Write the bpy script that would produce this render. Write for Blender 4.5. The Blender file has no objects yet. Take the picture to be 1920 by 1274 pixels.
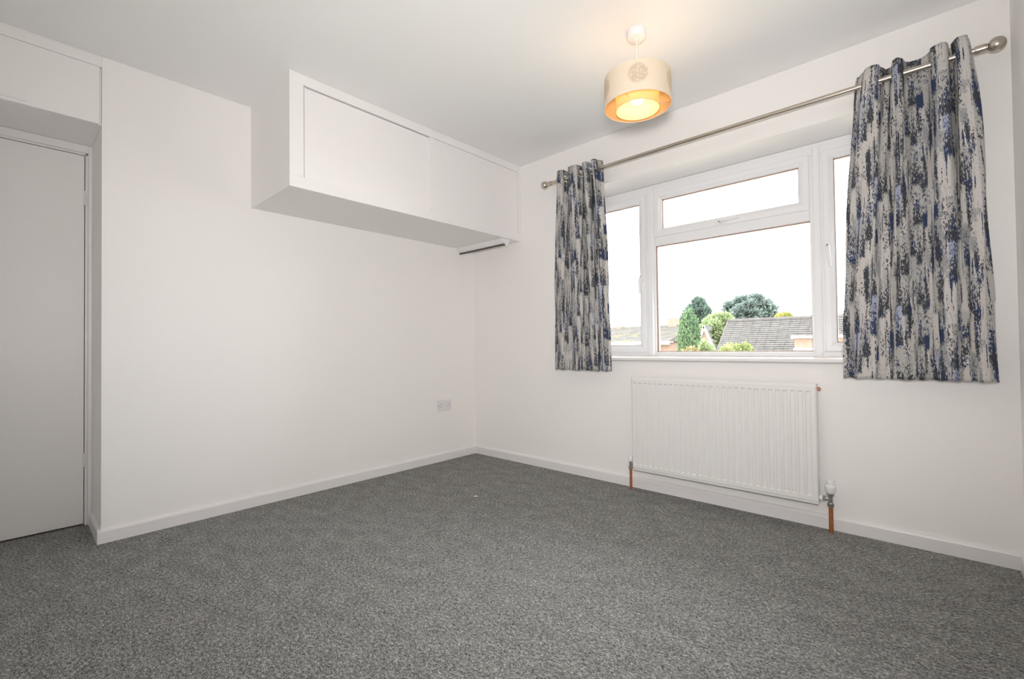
import bpy, bmesh, math, random
from mathutils import Vector, Matrix

C = bpy.context.scene.collection
sc = bpy.context.scene
PI = math.pi

# ------------------------------------------------------------------ camera
cam_d = bpy.data.cameras.new('camera')
cam = bpy.data.objects.new('camera', cam_d)
C.objects.link(cam)
CAM = Vector((3.0161, -2.8007, 0.9368))
YAW, PITCH, ROLL, FPX = -0.7419, 0.0157, -0.0115, 862.93
fw = Vector((math.sin(YAW) * math.cos(PITCH), math.cos(YAW) * math.cos(PITCH), math.sin(PITCH)))
r0 = Vector((math.cos(YAW), -math.sin(YAW), 0))
u0 = r0.cross(fw)
rt = r0 * math.cos(ROLL) + u0 * math.sin(ROLL)
up = -r0 * math.sin(ROLL) + u0 * math.cos(ROLL)
m = Matrix.Identity(4)
for i in range(3):
    m[i][0], m[i][1], m[i][2], m[i][3] = rt[i], up[i], -fw[i], CAM[i]
cam.matrix_world = m
cam_d.sensor_width = 36.0
cam_d.lens = FPX / 1920 * 36.0
cam_d.clip_start = 0.02
cam_d.clip_end = 500
sc.camera = cam

# ------------------------------------------------------------------ world, lights, exposure
w = bpy.data.worlds.new('overcast_sky')
sc.world = w
w.use_nodes = True
bg = w.node_tree.nodes['Background']
bg.inputs[0].default_value = (0.97, 0.985, 1.0, 1)
bg.inputs[1].default_value = 10.0

fl_d = bpy.data.lights.new('camera_flash', 'SPOT')       # the photographer's flash gun above the lens
fl_d.energy = 174
fl_d.spot_size = math.radians(131)
fl_d.spot_blend = 1.0
fl_d.shadow_soft_size = 0.11
fl_d.color = (1.0, 0.975, 0.955)
fl = bpy.data.objects.new('camera_flash', fl_d)
C.objects.link(fl)
fl.location = CAM + Vector((0.02, -0.02, 0.21))
fl.rotation_euler = (fw + rt * 0.05 + Vector((0, 0, 0.18))).to_track_quat('-Z', 'Y').to_euler()

sc.view_settings.view_transform = 'Standard'
sc.view_settings.look = 'None'
sc.view_settings.exposure = 0.0
sc.view_settings.gamma = 1.0
sc.view_settings.use_curve_mapping = False
sc.cycles.use_denoising = True
sc.cycles.max_bounces = 14
sc.cycles.diffuse_bounces = 8
sc.cycles.transparent_max_bounces = 16

# ------------------------------------------------------------------ materials
MATS = {}


def mat(name, col, rough=0.6, metal=0.0, bump=0.0, bscale=200.0, spec=None, var=0.0, vscale=3.0):
    mt = bpy.data.materials.new(name)
    mt.use_nodes = True
    nt = mt.node_tree
    b = nt.nodes['Principled BSDF']
    b.inputs['Base Color'].default_value = (*col, 1)
    b.inputs['Roughness'].default_value = rough
    b.inputs['Metallic'].default_value = metal
    if spec is not None:
        b.inputs['Specular IOR Level'].default_value = spec
    if bump or var:
        tc = nt.nodes.new('ShaderNodeTexCoord')
    if bump:
        n = nt.nodes.new('ShaderNodeTexNoise')
        n.inputs['Scale'].default_value = bscale
        n.inputs['Detail'].default_value = 3
        nt.links.new(tc.outputs['Object'], n.inputs['Vector'])
        bp = nt.nodes.new('ShaderNodeBump')
        bp.inputs['Strength'].default_value = bump
        bp.inputs['Distance'].default_value = 0.002
        nt.links.new(n.outputs['Fac'], bp.inputs['Height'])
        nt.links.new(bp.outputs['Normal'], b.inputs['Normal'])
    if var:
        n2 = nt.nodes.new('ShaderNodeTexNoise')
        n2.inputs['Scale'].default_value = vscale
        n2.inputs['Detail'].default_value = 4
        nt.links.new(tc.outputs['Object'], n2.inputs['Vector'])
        rp = nt.nodes.new('ShaderNodeValToRGB')
        rp.color_ramp.elements[0].position = 0.3
        rp.color_ramp.elements[1].position = 0.7
        rp.color_ramp.elements[0].color = (*[c * (1 - var) for c in col], 1)
        rp.color_ramp.elements[1].color = (*[min(1, c * (1 + var)) for c in col], 1)
        nt.links.new(n2.outputs['Fac'], rp.inputs['Fac'])
        nt.links.new(rp.outputs['Color'], b.inputs['Base Color'])
    MATS[name] = mt
    return mt


mat('wall_paint', (0.895, 0.876, 0.860), 0.85, bump=0.12, bscale=120, spec=0.2)
mat('ceiling_paint', (0.88, 0.878, 0.873), 0.9, bump=0.1, bscale=90, spec=0.1)
mat('gloss_white', (0.82, 0.80, 0.80), 0.35, bump=0.04, bscale=60)
mat('cupboard_white', (0.86, 0.838, 0.835), 0.45, bump=0.04, bscale=70)
mat('door_white', (0.83, 0.815, 0.805), 0.4, bump=0.04, bscale=60)
mat('upvc', (0.84, 0.845, 0.86), 0.28)
mat('gasket', (0.03, 0.028, 0.028), 0.6)
mat('spacer', (0.35, 0.22, 0.17), 0.5)
mat('radiator_white', (0.80, 0.79, 0.775), 0.35)
mat('plastic_white', (0.84, 0.84, 0.86), 0.35)
mat('socket_white', (0.78, 0.755, 0.765), 0.35)
mat('chrome', (0.62, 0.62, 0.61), 0.22, 1.0)
mat('nickel', (0.60, 0.54, 0.47), 0.30, 1.0)
mat('dark_groove', (0.05, 0.045, 0.04), 0.6)
mat('copper', (0.55, 0.21, 0.10), 0.42, 0.75, var=0.2, vscale=40)
mat('dark_brown', (0.07, 0.05, 0.04), 0.5)
mat('cord_white', (0.85, 0.83, 0.8), 0.5)
mat('lint', (0.85, 0.78, 0.7), 0.8)
mat('brick_wall', (0.215, 0.145, 0.108), 0.9, var=0.12, vscale=6)
mat('fascia_white', (0.85, 0.85, 0.86), 0.5)
mat('render_cream', (0.7, 0.66, 0.58), 0.9)
mat('bark', (0.12, 0.08, 0.05), 0.9, bump=0.5, bscale=20)
mat('bounce_paving', (0.36, 0.33, 0.25), 0.95, var=0.15, vscale=4)  # unseen paving, made pale and warm to bounce daylight onto the reveal soffit
mat('lead_grey', (0.16, 0.16, 0.17), 0.6)
mat('dish_grey', (0.05, 0.055, 0.06), 0.6)


def new_nt(name):
    mt = bpy.data.materials.new(name)
    mt.use_nodes = True
    MATS[name] = mt
    nt = mt.node_tree
    return mt, nt, nt.nodes['Principled BSDF']


def nd(nt, kind, **kw):
    n = nt.nodes.new(kind)
    for k, v in kw.items():
        if hasattr(n, k):
            setattr(n, k, v)
        else:
            n.inputs[k].default_value = v
    return n


def mth(nt, op, a, b=None, c=None):
    n = nt.nodes.new('ShaderNodeMath')
    n.operation = op
    for i, v in enumerate((a, b, c)):
        if v is None:
            continue
        if isinstance(v, (int, float)):
            n.inputs[i].default_value = v
        else:
            nt.links.new(v, n.inputs[i])
    return n.outputs[0]


def mixc(nt, fac, a, b):
    n = nt.nodes.new('ShaderNodeMix')
    n.data_type = 'RGBA'
    for sock, v in ((n.inputs[0], fac), (n.inputs[6], a), (n.inputs[7], b)):
        if isinstance(v, (int, float)):
            sock.default_value = v
        elif isinstance(v, tuple):
            sock.default_value = (*v, 1)
        else:
            nt.links.new(v, sock)
    return n.outputs[2]


def combine(nt, x, y, z):
    n = nt.nodes.new('ShaderNodeCombineXYZ')
    for i, v in enumerate((x, y, z)):
        if isinstance(v, (int, float)):
            n.inputs[i].default_value = v
        else:
            nt.links.new(v, n.inputs[i])
    return n.outputs[0]


def noise(nt, vec, scale=1.0, detail=2.0, rough=0.5):
    n = nt.nodes.new('ShaderNodeTexNoise')
    n.inputs['Scale'].default_value = scale
    n.inputs['Detail'].default_value = detail
    n.inputs['Roughness'].default_value = rough
    nt.links.new(vec, n.inputs['Vector'])
    return n.outputs['Fac']


def smooth(nt, v, lo, hi):
    n = nt.nodes.new('ShaderNodeMapRange')
    n.interpolation_type = 'SMOOTHSTEP'
    n.inputs[1].default_value = lo
    n.inputs[2].default_value = hi
    nt.links.new(v, n.inputs[0])
    return n.outputs[0]


# carpet: heathered grey loop pile
def make_carpet():
    mt, nt, b = new_nt('carpet')
    tc = nt.nodes.new('ShaderNodeTexCoord')
    mp = nt.nodes.new('ShaderNodeMapping')
    mp.inputs['Rotation'].default_value = (0, 0, math.radians(-28))
    mp.inputs['Scale'].default_value = (1.0, 1.7, 1.0)
    nt.links.new(tc.outputs['Object'], mp.inputs['Vector'])
    v = mp.outputs[0]
    a = noise(nt, v, 150, 2.0, 0.6)
    bb = noise(nt, v, 62, 2.0, 0.6)
    cc = noise(nt, v, 9, 2.0)
    f = mth(nt, 'ADD', mth(nt, 'MULTIPLY', a, 0.62), mth(nt, 'MULTIPLY', bb, 0.38))
    f = mth(nt, 'ADD', f, mth(nt, 'MULTIPLY', mth(nt, 'SUBTRACT', cc, 0.5), 0.10))
    rp = nt.nodes.new('ShaderNodeValToRGB')
    nt.links.new(f, rp.inputs['Fac'])
    cr = rp.color_ramp
    cr.elements[0].position = 0.36
    cr.elements[0].color = (0.050, 0.0505, 0.050, 1)
    cr.elements[1].position = 0.675
    cr.elements[1].color = (0.74, 0.73, 0.71, 1)
    e = cr.elements.new(0.50)
    e.color = (0.225, 0.225, 0.221, 1)
    e = cr.elements.new(0.60)
    e.color = (0.41, 0.408, 0.40, 1)
    tint = mixc(nt, smooth(nt, noise(nt, v, 40, 1), 0.4, 0.6), (1.0, 0.97, 0.96), (0.96, 1.0, 0.98))
    mx = nt.nodes.new('ShaderNodeMix')
    mx.data_type = 'RGBA'
    mx.blend_type = 'MULTIPLY'
    mx.inputs[0].default_value = 1
    nt.links.new(rp.outputs[0], mx.inputs[6])
    nt.links.new(tint, mx.inputs[7])
    nt.links.new(mx.outputs[2], b.inputs['Base Color'])
    b.inputs['Roughness'].default_value = 0.95
    b.inputs['Specular IOR Level'].default_value = 0.1
    bp = nt.nodes.new('ShaderNodeBump')
    bp.inputs['Strength'].default_value = 0.7
    bp.inputs['Distance'].default_value = 0.004
    nt.links.new(f, bp.inputs['Height'])
    nt.links.new(bp.outputs[0], b.inputs['Normal'])


make_carpet()


# curtain cloth: ragged vertical brush strokes, repeating every 0.54 m up the cloth
def make_curtain_cloth():
    mt, nt, b = new_nt('curtain_cloth')
    uvn = nt.nodes.new('ShaderNodeUVMap')
    sp = nt.nodes.new('ShaderNodeSeparateXYZ')
    nt.links.new(uvn.outputs[0], sp.inputs[0])
    u, v = sp.outputs[0], sp.outputs[1]
    th = mth(nt, 'MULTIPLY', v, 2 * PI / 0.54)
    cs, sn = mth(nt, 'COSINE', th), mth(nt, 'SINE', th)

    def field(su, sv, off, detail=2.0, rough=0.55):
        R = sv * 0.54 / (2 * PI)
        vec = combine(nt, mth(nt, 'ADD', mth(nt, 'MULTIPLY', u, su), off), mth(nt, 'MULTIPLY', cs, R), mth(nt, 'MULTIPLY', sn, R))
        return noise(nt, vec, 1.0, detail, rough)

    rag = field(220, 75, 3.0, 3.0, 0.72)            # thread-scale raggedness
    rag2 = field(560, 300, 11.0, 1.0)
    ragc = mth(nt, 'SUBTRACT', mth(nt, 'ADD', mth(nt, 'MULTIPLY', rag, 0.8), mth(nt, 'MULTIPLY', rag2, 0.2)), 0.5)
    # columns of blocky strokes: wispy at the top of each block, solid at its squared-off lower end
    wob = mth(nt, 'MULTIPLY', mth(nt, 'SUBTRACT', field(16, 0.0, 7.0, 1.0), 0.5), 0.05)
    uc = mth(nt, 'DIVIDE', mth(nt, 'ADD', mth(nt, 'ADD', u, wob), mth(nt, 'MULTIPLY', ragc, 0.016)), 0.026)
    col = mth(nt, 'FLOOR', uc)
    fu = mth(nt, 'FRACT', uc)

    def white(x, y, z):
        n = nt.nodes.new('ShaderNodeTexWhiteNoise')
        n.noise_dimensions = '3D'
        nt.links.new(combine(nt, x, y, z), n.inputs['Vector'])
        return n.outputs['Value']

    NR = 3.0
    tt = mth(nt, 'ADD', mth(nt, 'MULTIPLY', v, NR / 0.54), mth(nt, 'MULTIPLY', white(col, 0.5, 3.5), NR))
    tt = mth(nt, 'ADD', tt, mth(nt, 'MULTIPLY', ragc, 0.55))
    tt = mth(nt, 'FLOORED_MODULO', tt, NR)
    row = mth(nt, 'FLOOR', tt)
    f = mth(nt, 'FRACT', tt)
    r1 = white(col, row, 11.5)
    r2 = white(col, row, 29.5)
    e = mth(nt, 'MULTIPLY', mth(nt, 'MINIMUM', fu, mth(nt, 'SUBTRACT', 1.0, fu)), 2.0)
    dens = mth(nt, 'ADD', mth(nt, 'ADD', rag, mth(nt, 'MULTIPLY', f, 0.26)), mth(nt, 'MULTIPLY', e, 0.10))
    isd = mth(nt, 'LESS_THAN', r1, 0.42)
    dark = mth(nt, 'MULTIPLY', isd, smooth(nt, dens, 0.675, 0.70))
    wisp = mth(nt, 'MULTIPLY', mth(nt, 'LESS_THAN', r1, 0.66), smooth(nt, dens, 0.81, 0.83))
    solid = mth(nt, 'MULTIPLY', mth(nt, 'LESS_THAN', r2, 0.045), mth(nt, 'MULTIPLY', mth(nt, 'GREATER_THAN', f, 0.62), smooth(nt, mth(nt, 'ADD', rag, mth(nt, 'MULTIPLY', e, 0.3)), 0.46, 0.49)))
    peri = mth(nt, 'MULTIPLY', mth(nt, 'GREATER_THAN', r2, 0.95), smooth(nt, mth(nt, 'ADD', rag, mth(nt, 'MULTIPLY', e, 0.2)), 0.50, 0.53))
    palem = mth(nt, 'MULTIPLY', mth(nt, 'GREATER_THAN', r1, 0.55), smooth(nt, mth(nt, 'ADD', rag, mth(nt, 'MULTIPLY', e, 0.25)), 0.46, 0.50))
    stroke = mth(nt, 'ADD', field(36, 5.0, 20.0, 1.0), mth(nt, 'MULTIPLY', ragc, 0.95))
    dark3 = smooth(nt, stroke, 0.605, 0.625)
    lines = mth(nt, 'ADD', field(100, 5.5, 40.0, 1.0), mth(nt, 'MULTIPLY', ragc, 0.45))
    dark2 = smooth(nt, lines, 0.655, 0.675)
    blue = smooth(nt, field(13, 9.0, 120.0, 1.0), 0.48, 0.60)
    blue = mth(nt, 'MAXIMUM', blue, solid)
    grey = smooth(nt, mth(nt, 'ADD', field(40, 9.0, 140.0, 1.0), mth(nt, 'MULTIPLY', ragc, 0.8)), 0.57, 0.60)
    base = mixc(nt, palem, (0.43, 0.42, 0.405), (0.56, 0.535, 0.515))
    base = mixc(nt, grey, base, (0.32, 0.325, 0.33))
    base = mixc(nt, peri, base, (0.35, 0.39, 0.54))
    dk = mixc(nt, blue, (0.052, 0.056, 0.070), (0.036, 0.052, 0.110))
    dm = mth(nt, 'MAXIMUM', mth(nt, 'MAXIMUM', mth(nt, 'MAXIMUM', dark, dark2), mth(nt, 'MAXIMUM', dark3, wisp)), solid)
    out = mixc(nt, dm, base, dk)
    nt.links.new(out, b.inputs['Base Color'])
    b.inputs['Roughness'].default_value = 0.8
    b.inputs['Specular IOR Level'].default_value = 0.15
    bp = nt.nodes.new('ShaderNodeBump')
    bp.inputs['Strength'].default_value = 0.25
    bp.inputs['Distance'].default_value = 0.001
    nt.links.new(rag2, bp.inputs['Height'])
    nt.links.new(bp.outputs[0], b.inputs['Normal'])


make_curtain_cloth()


def make_glass():
    mt = bpy.data.materials.new('pane_glass')
    mt.use_nodes = True
    nt = mt.node_tree
    nt.nodes.clear()
    out = nt.nodes.new('ShaderNodeOutputMaterial')
    tr = nt.nodes.new('ShaderNodeBsdfTransparent')
    tr.inputs[0].default_value = (0.97, 0.98, 0.98, 1)
    gl = nt.nodes.new('ShaderNodeBsdfGlossy')
    gl.inputs['Roughness'].default_value = 0.02
    fr = nt.nodes.new('ShaderNodeFresnel')
    fr.inputs[0].default_value = 1.3
    mx = nt.nodes.new('ShaderNodeMixShader')
    nt.links.new(fr.outputs[0], mx.inputs[0])
    nt.links.new(tr.outputs[0], mx.inputs[1])
    nt.links.new(gl.outputs[0], mx.inputs[2])
    nt.links.new(mx.outputs[0], out.inputs[0])
    MATS['pane_glass'] = mt


make_glass()


def make_shade(name, col, trans, motif=False):
    mt = bpy.data.materials.new(name)
    mt.use_nodes = True
    nt = mt.node_tree
    b = nt.nodes['Principled BSDF']
    out = nt.nodes['Material Output']
    b.inputs['Roughness'].default_value = 0.8
    b.inputs['Base Color'].default_value = (*col, 1)
    tl = nt.nodes.new('ShaderNodeBsdfTranslucent')
    tl.inputs[0].default_value = (*col, 1)
    mx = nt.nodes.new('ShaderNodeMixShader')
    mx.inputs[0].default_value = trans
    nt.links.new(b.outputs[0], mx.inputs[1])
    nt.links.new(tl.outputs[0], mx.inputs[2])
    nt.links.new(mx.outputs[0], out.inputs[0])
    if motif:                                          # pale blossom heads printed around the drum
        uvn = nt.nodes.new('ShaderNodeUVMap')
        sp = nt.nodes.new('ShaderNodeSeparateXYZ')
        nt.links.new(uvn.outputs[0], sp.inputs[0])
        du = mth(nt, 'SUBTRACT', mth(nt, 'FRACT', mth(nt, 'DIVIDE', sp.outputs[0], 0.1885)), 0.5)
        du = mth(nt, 'MULTIPLY', du, 0.1885)
        dv = mth(nt, 'SUBTRACT', sp.outputs[1], 0.076)
        d = mth(nt, 'SQRT', mth(nt, 'ADD', mth(nt, 'MULTIPLY', du, du), mth(nt, 'MULTIPLY', dv, dv)))
        vo = nt.nodes.new('ShaderNodeTexVoronoi')
        vo.inputs['Scale'].default_value = 120
        nt.links.new(uvn.outputs[0], vo.inputs['Vector'])
        disc = mth(nt, 'SUBTRACT', 1.0, smooth(nt, mth(nt, 'ADD', d, mth(nt, 'MULTIPLY', vo.outputs['Distance'], 0.012)), 0.046, 0.054))
        fl_ = mth(nt, 'MULTIPLY', disc, smooth(nt, vo.outputs['Distance'], 0.25, 0.5))
        colr = mixc(nt, mth(nt, 'MULTIPLY', fl_, 0.8), col, (0.62, 0.52, 0.38))
        nt.links.new(colr, b.inputs['Base Color'])
    MATS[name] = mt


make_shade('shade_cream', (0.88, 0.79, 0.64), 0.20, True)
make_shade('shade_gold', (0.80, 0.58, 0.30), 0.12)
make_shade('shade_inner', (0.92, 0.76, 0.45), 0.40)


def make_bulb():
    mt = bpy.data.materials.new('bulb_glow')
    mt.use_nodes = True
    nt = mt.node_tree
    b = nt.nodes['Principled BSDF']
    b.inputs['Base Color'].default_value = (1, 0.9, 0.75, 1)
    b.inputs['Emission Color'].default_value = (1.0, 0.74, 0.44, 1)
    b.inputs['Emission Strength'].default_value = 21
    MATS['bulb_glow'] = mt


make_bulb()


def make_tiles(name, c1, c2, moss=0.0):
    mt, nt, b = new_nt(name)
    tc = nt.nodes.new('ShaderNodeTexCoord')
    n1 = noise(nt, tc.outputs['Object'], 7, 3)
    n2 = noise(nt, tc.outputs['Object'], 1.3, 3)
    col = mixc(nt, smooth(nt, n1, 0.35, 0.65), c1, c2)
    if moss:
        col = mixc(nt, mth(nt, 'MULTIPLY', smooth(nt, n2, 0.5, 0.62), moss), col, (0.16, 0.14, 0.05))
    nt.links.new(col, b.inputs['Base Color'])
    b.inputs['Roughness'].default_value = 0.9


make_tiles('tiles_grey', (0.058, 0.053, 0.049), (0.080, 0.073, 0.067))
make_tiles('tiles_mossy', (0.075, 0.070, 0.062), (0.10, 0.093, 0.082), 0.5)


def make_leaf(name, c1, c2):
    mt, nt, b = new_nt(name)
    tc = nt.nodes.new('ShaderNodeTexCoord')
    n1 = noise(nt, tc.outputs['Object'], 2.2, 3)
    nt.links.new(mixc(nt, smooth(nt, n1, 0.35, 0.65), c1, c2), b.inputs['Base Color'])
    b.inputs['Roughness'].default_value = 0.7
    out = nt.nodes['Material Output']
    tl = nt.nodes.new('ShaderNodeBsdfTranslucent')
    tl.inputs[0].default_value = (*c2, 1)
    mx = nt.nodes.new('ShaderNodeMixShader')
    mx.inputs[0].default_value = 0.3
    nt.links.new(b.outputs[0], mx.inputs[1])
    nt.links.new(tl.outputs[0], mx.inputs[2])
    nt.links.new(mx.outputs[0], out.inputs[0])


make_leaf('leaf_conifer', (0.065, 0.120, 0.060), (0.125, 0.190, 0.090))
make_leaf('leaf_pine', (0.075, 0.118, 0.095), (0.110, 0.155, 0.120))
make_leaf('leaf_broad', (0.19, 0.255, 0.115), (0.28, 0.33, 0.17))
make_leaf('leaf_cedar', (0.110, 0.155, 0.138), (0.185, 0.230, 0.200))
make_leaf('leaf_yellow', (0.24, 0.24, 0.06), (0.30, 0.29, 0.09))
make_leaf('leaf_bush', (0.15, 0.20, 0.07), (0.25, 0.265, 0.10))
make_leaf('leaf_orange', (0.24, 0.13, 0.06), (0.20, 0.20, 0.09))

# ------------------------------------------------------------------ builders
ORG = {}


def base_of(o):
    return ORG.get(o.name, Vector((0, 0, 0)))


def tag(o, label=None, cat=None, group=None, kind=None):
    if label:
        o['label'] = label
    if cat:
        o['category'] = cat
    if group:
        o['group'] = group
    if kind:
        o['kind'] = kind
    return o


def thing(name, loc, label=None, cat=None, group=None, kind=None):
    o = bpy.data.objects.new(name, None)
    o.empty_display_size = 0.05
    C.objects.link(o)
    o.location = loc
    ORG[o.name] = Vector(loc)
    return tag(o, label, cat, group, kind)


def obj(name, bm, mt, parent=None, smooth_=False, origin=None):
    """bm holds world coordinates; the object gets its origin at its thing's base"""
    me = bpy.data.meshes.new(name)
    org = base_of(parent) if parent else Vector(origin if origin else (0, 0, 0))
    if org.length:
        bmesh.ops.translate(bm, verts=bm.verts, vec=-org)
    bmesh.ops.recalc_face_normals(bm, faces=bm.faces)
    bm.to_mesh(me)
    bm.free()
    for mm in (mt if isinstance(mt, (list, tuple)) else [mt]):
        me.materials.append(MATS[mm])
    if smooth_:
        for p in me.polygons:
            p.use_smooth = True
        me.set_sharp_from_angle(angle=math.radians(40)) if hasattr(me, 'set_sharp_from_angle') else None
    o = bpy.data.objects.new(name, me)
    C.objects.link(o)
    if parent:
        o.parent = parent
        ORG[o.name] = org
    else:
        o.location = org
        ORG[o.name] = org
    return o


def B():
    return bmesh.new()


def box(bm, x0, x1, y0, y1, z0, z1, bev=0.0, seg=2):
    ret = bmesh.ops.create_cube(bm, size=1.0)
    vs = ret['verts']
    for v in vs:
        v.co = Vector(((x0 + x1) / 2 + v.co.x * (x1 - x0), (y0 + y1) / 2 + v.co.y * (y1 - y0), (z0 + z1) / 2 + v.co.z * (z1 - z0)))
    if bev:
        es = list({e for v in vs for e in v.link_edges})
        bmesh.ops.bevel(bm, geom=es, offset=bev, segments=seg, affect='EDGES', profile=0.5)
    return bm


def cyl(bm, p0, p1, r0_, r1_=None, n=20, cap=True):
    p0, p1 = Vector(p0), Vector(p1)
    d = p1 - p0
    rot = d.to_track_quat('Z', 'Y').to_matrix().to_4x4()
    mtx = Matrix.Translation((p0 + p1) / 2) @ rot
    bmesh.ops.create_cone(bm, cap_ends=cap, cap_tris=False, segments=n, radius1=r0_, radius2=r0_ if r1_ is None else r1_, depth=d.length, matrix=mtx)
    return bm


def lathe(bm, prof, org, axis=(0, 0, 1), n=32, closed=False):
    """prof: list of (radius, height) revolved about axis through org"""
    rot = Vector(axis).to_track_quat('Z', 'Y').to_matrix()
    rings = []
    for r, h in prof:
        if r < 1e-6:
            rings.append([bm.verts.new(Vector(org) + rot @ Vector((0, 0, h)))])
        else:
            rings.append([bm.verts.new(Vector(org) + rot @ Vector((r * math.cos(2 * PI * k / n), r * math.sin(2 * PI * k / n), h))) for k in range(n)])
    pairs = list(zip(rings[:-1], rings[1:]))
    if closed:
        pairs.append((rings[-1], rings[0]))
    for a, b in pairs:
        for k in range(n):
            k2 = (k + 1) % n
            if len(a) == 1 and len(b) == 1:
                continue
            if len(a) == 1:
                bm.faces.new((a[0], b[k], b[k2]))
            elif len(b) == 1:
                bm.faces.new((a[k], b[0], a[k2]))
            else:
                bm.faces.new((a[k], b[k], b[k2], a[k2]))
    return bm


def tube(bm, pts, rads, n=12):
    pts = [Vector(p) for p in pts]
    if isinstance(rads, (int, float)):
        rads = [rads] * len(pts)
    rings = []
    prev = None
    for i, p in enumerate(pts):
        t = (pts[min(i + 1, len(pts) - 1)] - pts[max(i - 1, 0)]).normalized()
        ref = Vector((0, 0, 1)) if abs(t.z) < 0.9 else Vector((1, 0, 0))
        a = t.cross(ref).normalized() if prev is None else (prev - t * prev.dot(t)).normalized()
        prev = a
        b = t.cross(a)
        rings.append([bm.verts.new(p + (a * math.cos(2 * PI * k / n) + b * math.sin(2 * PI * k / n)) * rads[i]) for k in range(n)])
    for r1, r2 in zip(rings[:-1], rings[1:]):
        for k in range(n):
            bm.faces.new((r1[k], r1[(k + 1) % n], r2[(k + 1) % n], r2[k]))
    bm.faces.new(rings[0])
    bm.faces.new(rings[-1])
    return bm


def prism(bm, poly, p0, ex, ey, ez, length):
    """extrude a 2-D polygon (in ex, ey at p0) along ez"""
    p0, ex, ey, ez = Vector(p0), Vector(ex), Vector(ey), Vector(ez)
    a = [bm.verts.new(p0 + ex * x + ey * y) for x, y in poly]
    b = [bm.verts.new(p0 + ex * x + ey * y + ez * length) for x, y in poly]
    n = len(poly)
    bm.faces.new(a)
    bm.faces.new(b)
    for k in range(n):
        bm.faces.new((a[k], a[(k + 1) % n], b[(k + 1) % n], b[k]))
    return bm


# ------------------------------------------------------------------ room shell
H, W, L, FRONT = 2.40, 3.274, 2.497, -3.50
XD = -0.385                                       # face of the door set back in the alcove
WX0, WX1, WZ0, WZ1 = 1.03, 3.07, 0.83, 2.068      # window opening
tag(obj('floor', box(B(), -0.55, W + 0.1, FRONT - 0.1, 0.33, -0.12, 0.0), 'carpet'), 'dark grey heathered loop-pile carpet covering the bedroom floor', 'floor', kind='structure')
tag(obj('ceiling', box(B(), -0.55, W + 0.1, FRONT - 0.1, 0.33, H, H + 0.1), 'ceiling_paint'), 'plain white painted ceiling', 'ceiling', kind='structure')
tag(obj('wall_left', box(B(), -0.55, 0.0, -L, 0.33, 0.0, H), 'wall_paint'), 'white painted wall below the ceiling cupboard', 'wall', kind='structure')
bm = B()
box(bm, 0.0, WX0, 0, 0.33, 0, H)
box(bm, WX1, W + 0.1, 0, 0.33, 0, H)
box(bm, WX0, WX1, 0, 0.33, 0, WZ0)
box(bm, WX0, WX1, 0, 0.33, WZ1, H)
tag(obj('wall_back', bm, 'wall_paint'), 'white painted wall around the window and radiator', 'wall', kind='structure')
tag(obj('wall_right', box(B(), W, W + 0.1, FRONT - 0.1, 0.0, 0, H), 'wall_paint'), 'white painted wall at the right edge of the picture', 'wall', kind='structure')
tag(obj('wall_front', box(B(), -0.55, W, FRONT - 0.1, FRONT, 0, H), 'wall_paint'), 'white painted wall behind the camera', 'wall', kind='structure')
tag(obj('wall_alcove', box(B(), -0.55, -0.435, FRONT, -L, 0, H), 'wall_paint'), 'white wall at the back of the door alcove', 'wall', kind='structure')

SK = [(0, 0), (0.015, 0), (0.015, 0.056), (0.012, 0.064), (0.006, 0.069), (0, 0.070)]
tag(obj('baseboard_left', prism(B(), SK, (0, -L - 0.0149, 0), (1, 0, 0), (0, 0, 1), (0, 1, 0), L + 0.0149), 'gloss_white'), 'white skirting board along the wall below the cupboard', 'skirting', kind='structure')
tag(obj('baseboard_back', prism(B(), SK, (0.0, 0, 0), (0, -1, 0), (0, 0, 1), (1, 0, 0), W), 'gloss_white'), 'white skirting board below the radiator', 'skirting', kind='structure')
tag(obj('baseboard_right', prism(B(), SK, (W, FRONT, 0), (-1, 0, 0), (0, 0, 1), (0, 1, 0), -FRONT), 'gloss_white'), 'white skirting board on the right hand wall', 'skirting', kind='structure')
tag(obj('baseboard_alcove', prism(B(), SK, (-0.3445, -L, 0), (0, -1, 0), (0, 0, 1), (1, 0, 0), 0.359), 'gloss_white'), 'short white skirting board in the door alcove', 'skirting', kind='structure')

# door with frame and hinges in the alcove
dr = thing('door_1', (XD, -2.90, 0), 'plain white flush door in a white frame at the left edge', 'door', kind='structure')
DY0, DY1, DZ1 = -3.288, -2.529, 2.006
obj('door_leaf', box(B(), XD - 0.04, XD, DY0, DY1, 0.008, DZ1, 0.0015, 1), 'door_white', dr)
bm = B()
box(bm, XD - 0.05, XD + 0.018, DY1 + 0.014, -L - 0.0005, 0, 2.0595, 0.002, 1)
obj('door_jamb', bm, 'gloss_white', dr)
obj('door_stop', box(B(), XD - 0.05, XD + 0.004, DY1 + 0.003, DY1 + 0.0135, 0, DZ1 + 0.003), 'gloss_white', dr)
obj('door_jamb', box(B(), XD - 0.05, XD + 0.018, DY0 - 0.036, DY0 - 0.003, 0, 2.0595, 0.002, 1), 'gloss_white', dr)
obj('door_head', box(B(), XD - 0.05, XD + 0.018, DY0 - 0.003, DY1 + 0.014, DZ1 + 0.013, 2.0595, 0.002, 1), 'gloss_white', dr)
obj('door_stop', box(B(), XD - 0.05, XD + 0.004, DY0, DY1 + 0.003, DZ1 + 0.003, DZ1 + 0.0125), 'gloss_white', dr)
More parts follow.
